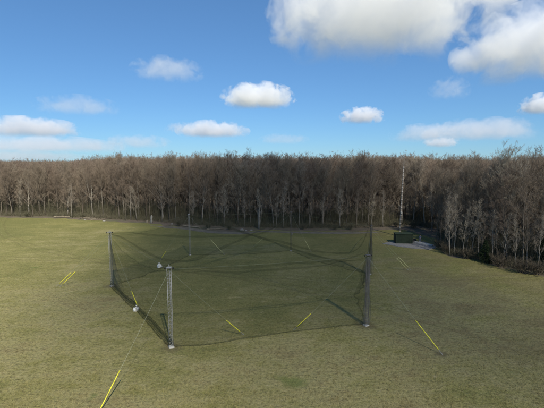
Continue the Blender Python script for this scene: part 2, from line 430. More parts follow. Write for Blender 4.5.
def branch_segs(P, D, L, bend, k, r0, r1):
    out = []
    for s in range(k):
        a, b = np.full(len(P), s / k), np.full(len(P), (s + 1) / k)
        out.append(prisms(curve(P, D, L, a, bend), curve(P, D, L, b, bend), r0 + (r1 - r0) * s / k, r0 + (r1 - r0) * (s + 1) / k))
    return out
def grow(seed, h=20.0, dome=0.0, spread=4.2, clear=0.42, n1=17, n2=9, n3=6, n4=9, rbase=0.24, lean=0.03, fork=False, steep=48, lod=1.0, twl=0.62, tww=0.022):
    g = np.random.default_rng(seed)
    stems = []
    kk = 9; z = np.linspace(0, 1, kk)
    def stem(dx, dy, z0, top, r, ph, x0=0, y0=0):
        t = np.linspace(0, 1, kk); wob = 0.018 * h
        px = x0 + dx * t + wob * np.sin(t * 5 + ph) * t; py = y0 + dy * t + wob * np.cos(t * 4.2 + ph) * t - wob * 0 
        return np.stack([px, py, z0 + (top - z0) * t], 1), r * (1 - 0.86 * t ** 0.9)
    tophf = 0.95 - 0.17 * (dome > 0)
    main, mr = stem(g.normal(0, lean * h), g.normal(0, lean * h), 0, h * tophf, rbase, g.uniform(0, 6))
    stems.append((main, mr))
    if fork:
        k = 3; a = g.uniform(0, 6.28)
        s2, r2 = stem(math.cos(a) * spread * 0.6, math.sin(a) * spread * 0.6, main[k][2], h * 0.9, mr[k] * 0.85, 1.0, main[k][0], main[k][1])
        stems.append((s2, r2))
    mb = MB()
    for p, r in stems:
        r = r.copy(); 
        if p is main: r[0] *= 1.35
        mb.tube([tuple(q) for q in p], list(r), 7)
    P, D, L, RR = [], [], [], []
    for (p, r) in stems:
        cnt = n1 if len(stems) == 1 else int(n1 * 0.62)
        for j in range(cnt):
            zf = clear + (tophf + 0.01 - clear) * ((j + g.uniform(0, 1)) / cnt) ** (0.8 if dome else 1.0)
            zz = zf * h
            if zz < p[0][2] + 0.5: continue
            t = (zz - p[0][2]) / (p[-1][2] - p[0][2])
            if t > 1: continue
            q = np.array([np.interp(t, z, p[:, k]) for k in range(3)]); az = j * 2.4 + g.normal(0, 0.5)
            el = R(90 - steep * g.uniform(0.6, 1.15)) + 0.25 * (zf - clear)
            rel = (zf - clear) / (1 - clear)
            ll = spread * (1.05 - 0.62 * rel ** 1.4) * g.uniform(0.7, 1.15) * (0.75 + 0.6 * min(rel * 3, 1) * 0.5)
            if dome:
                fz = (zf - clear) / (tophf - clear)
                el = R(38 + 42 * fz ** 1.3 + g.normal(0, 7))
                dd = np.array([math.cos(az) * math.cos(el), math.sin(az) * math.cos(el), math.sin(el)])
                cz_, rz_ = h * (0.5 + 0.5 * clear), h * (0.5 - 0.5 * clear) * 1.06; oc = np.array([0, 0, zz - cz_])
                sc_ = np.array([1 / spread, 1 / spread, 1 / rz_]); A_ = ((dd * sc_) ** 2).sum(); B2 = 2 * (dd * sc_ * oc * sc_).sum(); C2 = ((oc * sc_) ** 2).sum() - 1
                disc = B2 * B2 - 4 * A_ * C2
                ll = max((-B2 + math.sqrt(max(disc, 0))) / (2 * A_), 1.2) * g.uniform(0.66, 0.98) / 1.12
            P.append(q); D.append([math.cos(az) * math.cos(el), math.sin(az) * math.cos(el), math.sin(el)]); L.append(ll)
            RR.append(np.interp(t, z, r) * 0.55)
    P, D, L, RR = map(np.array, (P, D, L, RR)); D = unit(D)
    limbs = branch_segs(P, D, L, 0.22, 4, RR, RR * 0.22)
    P2, D2, L2, i2, t2 = kids(g, P, D, L, n2, 0.22, 1.0, 42, 0.5, 0.22)
    P2b = np.concatenate([P2]); r2 = np.maximum(RR[i2] * (1 - 0.75 * t2) * 0.5, 0.016)
    crown = branch_segs(P2, D2, L2, 0.18, 3, r2, r2 * 0.4)
    P3, D3, L3, i3, t3 = kids(g, P2, D2, L2, n3, 0.2, 1.0, 42, 0.52, 0.18)
    r3 = np.maximum(r2[i3] * 0.5, 0.010)
    crown += branch_segs(P3, D3, L3, 0.15, 2, r3, r3 * 0.5)
    P4, D4, L4, i4, t4 = kids(g, P3, D3, np.maximum(L3, 0.5), n4, 0.1, 1.0, 38, 0.5, 0.15)
    L4 = np.clip(L4, twl * 0.45, twl * 1.5)
    crown.append(blades(P4, P4 + D4 * L4[:, None], np.full(len(P4), tww) * g.uniform(0.7, 1.3, len(P4)), g))
    # trunk with main limbs
    tv = np.array(mb.v); tf = [f for f in mb.f]
    lv, lf = join(limbs)
    return (tv, tf, lv, lf), join(crown)
def proto_meshes(tag_, **k):
    (tv, tf, lv, lf), (cv, cf) = grow(**k)
    me = bpy.data.meshes.new('trunk'); off = len(tv)
    me.from_pydata(np.concatenate([tv, lv]).tolist(), [], [tuple(f) for f in tf] + (lf + off).tolist()); me.materials.append(M['bark_grey']); me.shade_smooth()
    mc = np_mesh('crown', cv, cf, M['twig'])
    return me, mc
PROTO = {
    'slender':  [proto_meshes('a', seed=s, dome=1, spread=3.5, clear=(0.13 if s % 2 else 0.27), n1=19, rbase=0.13, steep=36, n4=12, tww=0.017) for s in (1, 2, 3, 4)],
    'broad':    [proto_meshes('b', seed=s, dome=1, spread=5.4, clear=0.17, n1=28, rbase=0.22, steep=55, n4=12, tww=0.017) for s in (11, 12, 13)],
    'forked':   [proto_meshes('c', seed=s, spread=4.3, clear=0.18, n1=27, dome=1, rbase=0.19, fork=True, steep=46, n4=12, tww=0.017) for s in (21, 22, 23)],
    'crooked':  [proto_meshes('d', seed=s, spread=4.1, clear=0.12, n1=24, dome=1, rbase=0.155, lean=0.07, steep=52, n4=12, tww=0.017) for s in (31, 32, 33)],
}
SAP = [proto_meshes('e', seed=s, h=11, spread=2.1, clear=0.22, n1=14, n2=6, n3=4, n4=6, rbase=0.085, lean=0.05, steep=34, twl=0.4, tww=0.016) for s in (41, 42, 43, 44)]
def put_tree(name, meshes, x, y, s, sxy, rz, bark, twig, label, cat, group):
    t = thing(name, label, cat, (x, y, 0), rz, group); t.scale = (sxy, sxy, s)
    for nm, me, m in (('trunk', meshes[0], bark), ('crown', meshes[1], twig)):
        o = bpy.data.objects.new(nm, me); COL.objects.link(o); o.parent = t
        if me.materials[0] != m:
            o.material_slots[0].link = 'OBJECT'; o.material_slots[0].material = m
    return t
REGIONS = [(20, 'beyond the far left end of the field'), (62, 'beyond the left part of the field, well clear of the net cage'), (104, 'just left of the pale fallen logs and net cage'),
           (140, 'behind the left corner pole of the net cage'), (180, 'behind the field left of the distant thin net pole'), (215, 'directly behind the distant thin net pole'),
           (250, 'behind the bare track and pale rocks'), (285, 'behind the far middle of the net cage'), (320, 'behind the small white rock and cage centre'), (352, 'behind the right half of the net cage'),
           (380, 'behind the dark double pole of the cage'), (402, 'around the tall mast'), (440, 'behind the green container and concrete pad'), (470, 'right of the concrete pad'),
           (500, 'beside the dark evergreen at the right wood edge'), (528, 'in the near woods towards the right'), (9e9, 'at the very right of the near woods')]
REG_SHORT = {}
def region(u):
    for lim, s in REGIONS:
        if u < lim: return s
# candidate spots, jittered grid inside the woods
cands = []
st = 3.75
X0, X1, Y0, Y1 = -190, 150, 55, 330
for ix in range(int((X1 - X0) / st)):
    for iy in range(int((Y1 - Y0) / st)):
        x = X0 + (ix + random.uniform(0.08, 0.92)) * st; y = Y0 + (iy + random.uniform(0.08, 0.92)) * st
        d = edge_info(x, y)
        if d < 0.4: continue
        u, v = proj((x, y, 0))
        # the small clearing behind the container and around the mast
        if 388 < u < 436 and y < 112 and x < 56: continue
        cands.append((x, y, d, u))
inview = sorted([c for c in cands if -14 < c[3] < 566], key=lambda c: c[2] + 0.03 * c[1])
NT = 296
near, rest = inview[:NT], inview[NT:] + [c for c in cands if not (-14 < c[3] < 566)]
TONES = ['pale', 'grey', 'dark']
rr = random.Random(5)
def h_at(u):
    if u < 70: return 18.9
    if u < 110: return 18.9 + (u - 70) / 40 * 1.9
    return 20.8 if u < 430 else 19.7
for (x, y, d, u) in sorted(near, key=lambda c: c[3]):
    row = 'front' if d < 4.5 else ('middle' if d < 10 else 'deep')
    form = rr.choices(['slender', 'broad', 'forked', 'crooked'], [5, 2, 2, 3])[0]
    tone = rr.choices(TONES, [4, 6, 3] if row == 'front' else ([2, 6, 4] if row == 'middle' else [0.7, 5, 6]))[0]
    hh = h_at(u) + rr.gauss(0, 0.85) - (1.8 if row == 'front' else 0) + (rr.uniform(0.8, 2.0) if rr.random() < 0.1 and u > 100 else 0)
    s = hh / 20.0
    what = {'slender': 'slender bare tree with %s trunk', 'broad': 'broad-crowned bare tree with %s trunk', 'forked': 'forked bare tree with %s trunk', 'crooked': 'crooked bare tree with %s trunk'}[form] % tone
    where = {'front': 'in the front row', 'middle': 'in the second row', 'deep': 'deeper in the wood'}[row]
    lab = f'{what} {where}, {region(u)}'
    lw = lab.replace(',', ' ').split()
    if len(lw) > 16: lab = lab.replace(' in the front row,', ' in front,').replace(' in the second row,', ' in second row,').replace(' deeper in the wood,', ' deeper in,')
    if len(lab.replace(',', ' ').split()) > 16: lab = lab.replace('bare tree with ', 'tree, ').replace(' trunk in', ' trunk, in')
    if len(lab.replace(',', ' ').split()) > 16: lab = lab.replace(' the ', ' ')
    if len(lab.replace(',', ' ').split()) > 16: lab = lab.replace(', well clear of the net cage', '').replace(', well clear of net cage', '')
    grp = lab
    put_tree('bare_tree', rr.choice(PROTO[form]), x, y, s, s * rr.uniform(0.9, 1.12), rr.uniform(0, 6.28),
             M['bark_' + tone], M['twig_pale'] if (tone == 'pale' and rr.random() < 0.35) else M['twig'], lab, 'tree', grp)
# the tree whose crown stands above the right-hand woods
bp_ = G(509, 262)
p_ = Vector((47.5, 76.5, 0))
put_tree('bare_tree', PROTO['broad'][1], p_.x, p_.y, 1.14, 1.0, 0.6, M['bark_grey'], M['twig_pale'], 'tallest bare tree, its open crown standing above the near woods on the right', 'tree', None)

# slender pale saplings along the edge
SPX = [(20, 217), (33, 216.6), (72, 218), (126, 220.6), (131, 220.3), (137, 220.8), (162, 222), (193, 225), (217, 226), (224, 227.5), (245, 227.5), (259, 228.5), (276, 228), (283, 228.5), (309, 228.6), (322, 228), (340, 228.3), (356, 228), (371, 227), (383, 227),
       (436, 240), (441, 247), (445, 250), (448, 252.5), (449.5, 255.5), (454, 255), (462, 257), (466, 256), (471, 258.5), (478, 260), (481, 261), (492, 262), (503, 265), (515, 268.5), (527, 270), (538, 273), (432, 232)]
for (u, v) in SPX:
    p = G(u, v); k = rr.uniform(0.75, 1.25); tone = rr.choice(['pale', 'pale', 'grey'])
    lab = f'thin {tone}-stemmed bare sapling at the wood edge, {region(u)}'
    if len(lab.replace(',', ' ').split()) > 16: lab = lab.replace(' the ', ' ').replace(', well clear of net cage', '')
    put_tree('sapling', rr.choice(SAP), p.x, p.y, k, k * rr.uniform(0.9, 1.2), rr.uniform(0, 6.28), M['bark_' + tone], M['twig_pale'] if tone == 'pale' else M['twig'], lab, 'sapling', lab)

# the rest of the woods, uncountable behind the rows above: one mass
def lod_tree(seed, n1, n2, n3, n4, tww, **k):
    (tv, tf, lv, lf), crown = grow(seed=seed, n1=n1, n2=n2, n3=n3, n4=n4, tww=tww, twl=1.0, **k)
    g = np.random.default_rng(seed)
    z = np.linspace(0, 1, 4); pts = np.stack([0 * z, 0 * z, z * 19], 1)
    tr = prisms(pts[:-1], pts[1:], 0.2 * (1 - 0.8 * z[:-1]), 0.2 * (1 - 0.8 * z[1:]), 3)
    return join([tr, (lv, lf), crown])
mid_l = [lod_tree(60 + i, 17, 6, 3, 5, 0.06, dome=1, spread=4.8, clear=0.10) for i in range(4)]
far_l = [lod_tree(80 + i, 7, 4, 2, 5, 0.11, dome=1, spread=5.0, clear=0.40) for i in range(3)]
for x in np.arange(-420, 560, 6.2):
    for y in np.arange(140, 700, 6.2 ):
        if X0 <= x <= X1 and y <= Y1: continue
        xx, yy = x + random.uniform(-2.9, 2.9), y + random.uniform(-2.9, 2.9)
        if abs(xx) > yy * 0.95 + 30: continue
        if edge_info(xx, yy) < 1: continue
        if yy > 420 and random.random() < 0.6: continue
        rest.append((xx, yy, 99, proj((xx, yy, 0))[0]))
Vs, Ts, off = [], [], 0
ntri = 0
for (x, y, d, u) in rest:
    vis = -60 < u < 620
    protos = mid_l if (d < 42 and vis and y < 220) else far_l
    if not vis and random.random() < 0.35: continue
    if protos is far_l and d < 90 and random.random() < 0.25: continue
    V, T = protos[random.randrange(len(protos))]
    a = random.uniform(0, 6.28); hh = (h_at(u) + random.gauss(-0.1, 0.75)) / 20.0; ca, sa = math.cos(a), math.sin(a)
    W = np.empty_like(V); W[:, 0] = (V[:, 0] * ca - V[:, 1] * sa) + x; W[:, 1] = (V[:, 0] * sa + V[:, 1] * ca) + y; W[:, 2] = V[:, 2] * hh
    Vs.append(W.astype(np.float32)); Ts.append((T + off).astype(np.int32)); off += len(V); ntri += len(T)
print('rest trees', len(Vs), 'tris', ntri)
structure(link('distant_woods', np_mesh('distant_woods', np.concatenate(Vs), np.concatenate(Ts), M['twig'])), 'mass of bare brown woods behind the trees of the edge', 'woods', 'stuff')
del Vs, Ts

# brushwood on the woodland floor: one mass
P0, P1, WW = [], [], []
g = np.random.default_rng(77)
for i in range(13500):
    k = g.integers(0, len(EDGE) - 1); a, b = EDGE[k], EDGE[k + 1]
    if g.random() > min(1, (b - a).length / 45 + 0.25): continue
    q = a.lerp(b, g.random()); dd = unit(np.array([[(b - a).y * -1, (b - a).x]]))[0]
    o_ = abs(g.normal(0, 9)) - 0.8; cx, cy = q.x + dd[0] * o_ , q.y + dd[1] * o_
    uu = proj((cx, cy, 0))[0]
    if 384 < uu < 440 and cy < 112: continue
    nst = g.integers(5, 14); hgt = g.uniform(0.5, 2.4) if o_ < 2.5 or g.random() < 0.3 else g.uniform(2.5, 9.5)
    base = np.array([cx, cy, 0]) + g.normal(0, 0.5, (nst, 3)) * [1, 1, 0]
    tip = base + np.stack([g.normal(0, 0.35, nst) * min(hgt, 2.5), g.normal(0, 0.35, nst) * min(hgt, 2.5), g.uniform(0.5, 1, nst) * hgt], 1)
    P0.append(base); P1.append(tip); WW.append(np.full(nst, 0.05))
    for _ in range(3):
        m_ = base + (tip - base) * g.uniform(0.3, 0.9, (nst, 1)); P0.append(m_); P1.append(m_ + g.normal(0, 0.28, (nst, 3)) * min(hgt, 3) * 0.7 + [0, 0, 0.3]); WW.append(np.full(nst, 0.03))
V, T = blades(np.concatenate(P0), np.concatenate(P1), np.concatenate(WW), g)
V[:, 2] = np.maximum(V[:, 2], 0)
structure(link('undergrowth', np_mesh('undergrowth', V, T, M['brush'])), 'tangled leafless brushwood under the edge of the woods', 'undergrowth', 'stuff')

# leafless shrubs and evergreens one can pick out
def shrub_mesh(seed, h, wdt, dens, m, tw=0.03):
    g = np.random.default_rng(seed); n0 = 26
    az = g.uniform(0, 6.28, n0); el = g.uniform(0.7, 1.45, n0)
    D = np.stack([np.cos(az) * np.cos(el), np.sin(az) * np.cos(el), np.sin(el)], 1); P = np.zeros((n0, 3)); P[:, :2] = g.normal(0, 0.15 * wdt, (n0, 2)); L = g.uniform(0.55, 1, n0) * h
    parts = branch_segs(P, D, L, -0.05, 3, np.full(n0, 0.03), np.full(n0, 0.012))
    P2, D2, L2, _, _ = kids(g, P, D, L, 7, 0.25, 1, 38, 0.42, -0.05)
    parts += branch_segs(P2, D2, L2, 0, 2, np.full(len(P2), 0.014), np.full(len(P2), 0.008))
    P3, D3, L3, _, _ = kids(g, P2, D2, L2, dens, 0.1, 1, 40, 0.5, 0)
    parts.append(blades(P3, P3 + D3 * np.maximum(L3, 0.2)[:, None], np.full(len(P3), tw), g))
    V, T = join(parts); V[:, 2] = np.maximum(V[:, 2], 0.0); return np_mesh('shrub', V, T, m)
shr = [shrub_mesh(s, 2.6, 1.6, 9, M['brush']) for s in (1, 2, 3)]
for i, (u, v, k) in enumerate([(442, 250, 1.1), (446, 253.5, 1.0), (437, 247, 0.9), (466, 259, 1.2), (499, 267, 1.3), (522, 273, 1.2), (536, 275, 1.3), (335, 230, 0.8), (350, 230, 0.9), (303, 229.5, 0.8), (179, 226, 0.9), (208, 229, 1.0), (229, 230, 0.8), (27, 217.3, 1.0), (83, 219, 0.9), (396, 227, 0.8), (413, 228.5, 1.1)]):
    p = G(u, v); o = link('shrub', shr[i % 3], None, (p.x, p.y, 0)); o.scale = (k * 1.1, k * 1.1, k); o.rotation_euler.z = i * 1.3
    size = 'large' if k > 1.05 else ('small' if k < 0.95 else 'medium')
    lab = f'{size} leafless brown shrub at the wood edge, {region(u)}'
    if len(lab.replace(',', ' ').split()) > 16: lab = lab.replace(' the ', ' ').replace(', well clear of net cage', '')
    tag(o, lab, 'shrub', lab)
def conifer(u, v, h, w_, seed, label):
    p = G(u, v); t = thing('evergreen', label, 'evergreen', (p.x, p.y, 0))
    MB().tube([(0, 0, 0), (0.03, 0, h * 0.5), (0, 0.02, h * 0.95)], [0.11, 0.07, 0.02], 7).build('trunk', M['bark_dark'], t)
    g = np.random.default_rng(seed); n_ = 190; z = g.uniform(0.04, 0.97, n_) * h; az = g.uniform(0, 6.28, n_)
    P = np.stack([0 * z, 0 * z, z], 1); D = unit(np.stack([np.cos(az), np.sin(az), g.uniform(0.0, 0.5, n_)], 1)); L = w_ * (1.02 - z / h) ** 0.75 * g.uniform(0.6, 1.15, n_)
    parts = branch_segs(P, D, L, -0.08, 2, np.full(n_, 0.018), np.full(n_, 0.008))
    P2, D2, L2, _, _ = kids(g, P, D, L, 8, 0.15, 1, 42, 0.45, -0.08)
    P3, D3, L3, _, _ = kids(g, P2, D2, L2, 9, 0.0, 1, 40, 0.5, 0)
    parts.append(blades(P3, P3 + D3 * np.clip(L3, 0.10, 0.4)[:, None], np.full(len(P3), 0.07), g))
    V, T = join(parts); V[:, 2] = np.maximum(V[:, 2], 0.02); link('crown', np_mesh('crown', V, T, M['conifer']), t)
conifer(484.5, 262.5, 4.6, 1.5, 5, 'small dark evergreen between bare trunks at the right wood edge')
conifer(542, 268, 6.5, 2.0, 6, 'dark green evergreen at the right end of the wood edge')
conifer(489, 263, 2.6, 1.1, 7, 'lowest dark evergreen bush close beside the small evergreen')

# ------------------------------------------------------------------ fallen logs, stumps, rocks at the foot of the woods
def log(u, v, L, r, rz, seed, label, group=None):
    p = G(u, v); m = MB(); rnd = random.Random(seed)
    pts = [(-L / 2 + L * i / 6, rnd.gauss(0, 0.05) * L / 3, r * 0.9 + (0.04 if i % 2 else 0)) for i in range(7)]
    m.tube(pts, [r * (1.1 - 0.06 * i) for i in range(7)], 9)
    for i in (1, 3, 4): m.tube([pts[i], (pts[i][0] + 0.3, pts[i][1] + rnd.choice((-1, 1)) * 0.5, r * 2 + 0.35)], [r * 0.35, r * 0.12], 6)
    o = m.build('fallen_log', M['deadwood']); o.location = (p.x, p.y, 0); o.rotation_euler.z = rz; tag(o, label, 'log', group)
log(62, 217.6, 5.5, 0.28, 0.15, 1, 'dark fallen log at the wood edge, the one farthest to the left')
log(88, 219.2, 6.0, 0.32, -0.12, 2, 'long pale fallen log on the grass edge left of the cage corner')
log(98, 220.3, 4.5, 0.26, 0.25, 3, 'short fallen log beside the long pale log')
log(192, 227.4, 6.5, 0.24, -0.5, 4, 'fallen log lying slantwise behind the distant thin net pole')
log(215, 229.6, 5.0, 0.2, 0.3, 5, 'thin fallen log just above the bare track')
def rock(u, v, s, seed, label):
    p = G(u, v); o = MB().blob((0, 0, -0.1 * s), (s, s * 0.7, s * 0.55), 0.28, 1.4, seed, 3, 0.5).build('rock', M['rock']); o.location = (p.x, p.y, 0); o.rotation_euler.z = seed; tag(o, label, 'rock')
rock(242, 230.5, 0.75, 1, 'largest pale rock beside the bare track')
rock(246, 231, 0.5, 2, 'small pale rock touching the largest rock by the track')
rock(251, 230.6, 0.42, 3, 'pale rock just right of the pair by the track')
rock(292, 234.3, 0.42, 4, 'lone white rock on the grass in front of the woods')
rock(85, 220.3, 0.5, 5, 'pale rock in front of the long fallen log')
rock(104, 221.2, 0.55, 6, 'pale rock at the right end of the short fallen log')
rock(172, 224.4, 0.5, 7, 'pale rock at the wood edge right of the broken stump')
def stump(u, v, h, r, label, m):
    p = G(u, v); mb = MB(); mb.tube([(0, 0, 0), (0.02, 0, h * 0.3), (0.05, 0.02, h * 0.8), (0.08, 0.02, h)], [r * 1.5, r, r * 0.85, r * 0.35], 9)
    mb.tube([(0.04, 0, h * 0.55), (0.5, 0.1, h * 0.8)], [r * 0.4, r * 0.15], 6)
    o = mb.build('tree_stump', m, None, True); o.location = (p.x, p.y, 0); tag(o, label, 'stump')
stump(151.5, 223, 2.6, 0.33, 'tall pale broken stump at the edge of the woods', M['rock'])
stump(147, 222.6, 0.9, 0.3, 'low pale stump just left of the tall broken one', M['deadwood'])
stump(259, 229, 6.5, 0.24, 'snapped pale trunk without a crown behind the far side of the cage', M['rock'])

# ------------------------------------------------------------------ net cage
PH = 8.8
base = {'A': G(112, 286), 'B': G(171.5, 347), 'C': G(366, 325.5), 'E': G(370, 274.5), 'F': None, 'D': G(190, 255)}
base['F'] = G(291, 251)
top = {k: Vector((p.x, p.y, PH)) for k, p in base.items()}
for k in base: print(k, [round(c, 1) for c in base[k]], 'top px', [round(c) for c in proj(top[k])])
def pole_mesh(face=0.42, h=PH, pitch=0.42, rl=0.026, rb=0.012):
    m = MB(); c = [Vector((face / math.sqrt(3) * math.cos(a), face / math.sqrt(3) * math.sin(a), 0)) for a in (R(90), R(210), R(330))]
    legs = MB()
    for q in c: legs.tube([q, q + Vector((0, 0, h))], rl, 8)
    nb = int(h / pitch)
    for i in range(nb):
        z0, z1 = i * pitch + 0.1, (i + 1) * pitch + 0.1
        for k in range(3):
            a, b = c[k], c[(k + 1) % 3]
            m.tube([a + Vector((0, 0, z0)), b + Vector((0, 0, min(z1, h)))], rb, 5)
            m.tube([a + Vector((0, 0, z0)), b + Vector((0, 0, z0))], rb, 5)
    return legs, m
legs_mb, brace_mb = pole_mesh()
def pole(key, label, rz):
    p = base[key]; t = thing('net_pole', label, 'pole', (p.x, p.y, 0), rz, 'lattice poles carrying the net cage')
    steel = M['galv'] if key in 'ABD' else M['dark_steel']
    a = legs_mb.build('mast_tubes', steel, t, True); b = brace_mb.build('bracing', steel, t)
    MB().box((0, 0, 0.06), (0.58, 0.58, 0.12), 0.3, 0.9).build('footing', M['pale_conc'], t)
    cp_ = MB(); cp_.box((0, 0, PH + 0.03), (0.5, 0.5, 0.05)); cp_.tube([(0, 0, PH), (0, 0, PH + 0.35)], 0.035, 8)
    for s in (-1, 1): cp_.tube([(0, 0, PH - 0.1), (s * 0.42, 0, PH - 0.02)], 0.025, 6)
    if key in 'DFE': t.scale = (0.72, 0.72, 1)
    cp_.build('top_bracket', steel, t)
    for s in (-1, 1): MB().tube([(s * 0.42, -0.04, PH - 0.06), (s * 0.42, 0.04, PH - 0.06)], 0.09, 12).build('pulley', M['black'], t)
    return t
pole('A', 'pale lattice pole at the left corner of the net cage, beside the double yellow guys', 0.5)
pole('B', 'nearest lattice pole, pale and free-standing at the front left of the net cage', 0.1)
pole('C', 'thick front right net pole wrapped in bunched netting', 0.2)
pole('E', 'dark pole seen just behind the wrapped front right pole', 0.8)
pole('D', 'distant thin net pole standing against the woods, far left of the cage', 0.3)
pole('F', 'faint far net pole at the middle back of the cage', 0.9)

net = thing('net_cage', 'large dark see-through netting enclosure hung between six poles on the field', 'netting', (0, 0, 0))
def sheet(name, rows, m, parent=net):
    """rows: list of lists of points, first row at the top; UV in metres"""
    nr, nc = len(rows), len(rows[0]); v = [tuple(p) for r_ in rows for p in r_]
    f = [(i * nc + j, i * nc + j + 1, (i + 1) * nc + j + 1, (i + 1) * nc + j) for i in range(nr - 1) for j in range(nc - 1)]
    me = bpy.data.meshes.new(name); me.from_pydata(v, [], f); me.materials.append(m)
    uvs = {}; su = [0.0]
    wr_ = max(rows, key=lambda q: sum((Vector(q[j]) - Vector(q[j - 1])).length for j in range(1, nc)))
    for j in range(1, nc): su.append(su[-1] + (Vector(wr_[j]) - Vector(wr_[j - 1])).length)
    col_v = [[0.0] * nc]
    for i in range(1, nr): col_v.append([col_v[-1][j] + (Vector(rows[i][j]) - Vector(rows[i - 1][j])).length for j in range(nc)])
    ul = me.uv_layers.new(name='UVMap')
    for lp in me.loops:
        i, j = divmod(lp.vertex_index, nc); ul.data[lp.index].uv = (su[j], col_v[i][j])
    me.shade_smooth(); return link(name, me, parent)
def tube_uv(name, pts, rad, m, parent=net, n=10, flat=1.0):
    mb = MB(); mb.tube(pts, rad, n, False); me = bpy.data.meshes.new(name)
    me.from_pydata(mb.v, [], mb.f); me.materials.append(m); ul = me.uv_layers.new(name='UVMap')
    L = [0.0]
    for i in range(1, len(pts)): L.append(L[-1] + (Vector(pts[i]) - Vector(pts[i - 1])).length)
    for lp in me.loops:
        i, j = divmod(lp.vertex_index, n); ul.data[lp.index].uv = (L[i] * 1.37, j * 0.063)
    me.shade_smooth(); return link(name, me, parent)
def nz(p, s, f=0.35, seed=0.0): return s * mnoise.noise(Vector((p[0] * f, p[1] * f, p[2] * f + seed)))
def resample(pts, k):
    pts = [Vector(p) for p in pts]; L = [0.0]
    for a, b in zip(pts[:-1], pts[1:]): L.append(L[-1] + (b - a).length)
    out = []
    for i in range(k + 1):
        s = L[-1] * i / k; j = 0
        while j < len(L) - 2 and L[j + 1] < s: j += 1
        q = (s - L[j]) / max(1e-6, L[j + 1] - L[j]); a, b = pts[j], pts[j + 1]
        pa, pb = pts[max(j - 1, 0)], pts[min(j + 2, len(pts) - 1)]
        out.append(0.5 * ((2 * a) + (b - pa) * q + (2 * pa - 5 * a + 4 * b - pb) * q * q + (3 * a - pa - 3 * b + pb) * q ** 3))
    return out
sides = {
    'BC': ('B', 'C', [(171.5, 346.5), (200, 345.3), (218, 343.3), (244, 338.5), (270, 335), (292, 331.8), (330, 327.5), (347, 325.5), (366, 324.5)], 0.75),
    'AB': ('A', 'B', [(112, 286), (118, 292.5), (126, 300), (134, 307), (145, 317.5), (156, 330), (165, 340), (171.5, 346.5)], 1.6),
    'CE': ('C', 'E', None, 0.8), 'EF': ('E', 'F', None, 1.0), 'FD': ('F', 'D', None, 1.0), 'DA': ('D', 'A', None, 1.2),
}
for key, (a, b, px, sag) in sides.items():
    ta, tb = top[a] - Vector((0, 0, 0.15)), top[b] - Vector((0, 0, 0.15)); K = 40
    # taut head cable
    cab = [ta.lerp(tb, i / K) - Vector((0, 0, 0.12 * 4 * (i / K) * (1 - i / K))) for i in range(K + 1)]
    MB().tube(cab, 0.010, 6).build('head_cable', M['cable'], net)
    up = [ta.lerp(tb, i / K) - Vector((0, 0, 0.1 + sag * (4 * (i / K) * (1 - i / K)) ** 0.8 + nz(ta.lerp(tb, i / K), 0.25, 0.6, 2))) for i in range(K + 1)]
    if px: hem = resample([G(u, v, 0.04) for u, v in px], K)
    else:
        ctr = Vector((*CAGE_C, 0)); hem = []
        for i in range(K + 1):
            t_ = i / K; q = base[a].lerp(base[b], t_); inn = (ctr - q).normalized() * (1.3 * (4 * t_ * (1 - t_)) * (1 + nz(q, 0.9, 0.4, 5)))
            q = q + inn; q.z = 0.05; hem.append(q)
    rows = []
    for r_ in range(15):
        s = r_ / 14; row = []
        for i in range(K + 1):
            q = up[i].lerp(hem[i], s); e = 4 * (i / K) * (1 - i / K)
            nrm = (tb - ta).cross(Vector((0, 0, 1))).normalized()
            q = q + nrm * (nz(q, 0.55, 0.5, 7) + nz(q, 0.15, 2.2, 3)) * e * math.sin(math.pi * min(s, 0.97)); q.z = max(q.z, 0.03); row.append(q)
        rows.append(row)
    sheet('side_net', rows, M['net'])
    # folded edge under the head cable and slack hem lying on the grass
    tube_uv('top_hem', up, [0.03 + (0.09 if key == 'BC' else 0.02) * (4 * (i / K) * (1 - i / K)) for i in range(K + 1)], M['net_dense'])
    hr = {'AB': 0.34, 'BC': 0.075}.get(key, 0.07)
    tube_uv('ground_hem', [q + Vector((nz(q, 0.1, 1.5, 1), nz(q, 0.1, 1.5, 4), hr * 0.7)) for q in hem], [hr * (0.75 + 0.5 * abs(math.sin(i * 0.7 + math.sin(i)))) for i in range(K + 1)], M['net_pile' if key == 'AB' else 'net_dense'])

# sagging roof net with the folds seen in it
A_, B_, C_, D_, E_, F_ = [base[k] for k in 'ABCDEF']
SEAMS = [
    ([(112, 231), (124, 238.5), (140, 248.5), (152, 255), (163, 259.5), (175, 261.3), (190, 260.3), (205, 255.5), (225, 246.5), (240, 240), (262, 229), (291, 213)], 'A', 'F', 0.17),
    ([(112, 230), (130, 232.5), (148, 234.6), (165, 235.9), (182, 236.7), (200, 236.7), (222, 236.2), (245, 235.5), (262, 233), (280, 224), (291, 214)], 'A', 'F', 0.15),
    ([(190, 214), (215, 222), (240, 231), (262, 238.3), (280, 244.5), (303, 252.3), (321, 257.3), (340, 261), (353, 265.5), (362, 276)], 'D', 'C', 0.11),
    ([(190, 214), (222, 226), (262, 238), (282, 242), (303, 248), (315, 251), (329, 252.6), (350, 252.6), (362, 244), (369, 226)], 'D', 'E', 0.13),
    ([(171.5, 267), (190, 266.8), (215, 268.5), (240, 268.2), (262, 266.2), (285, 264), (305, 262.4), (330, 261), (350, 258), (366, 252)], 'B', 'C', 0.10),
]
ctrl = [(top[k] - Vector((0, 0, 0.2))) for k in top]; seam_pts = []
for px, a, b, r_ in SEAMS:
    pts = [on_chord(u, v, base[a], base[b]) for u, v in px]
    pts[0] = top[a] - Vector((0, 0, 0.2))
    pts = resample(pts, 44); seam_pts.append((pts, r_))
    if a != 'B' and r_ > 0.12: ctrl += pts[4:-4:4]
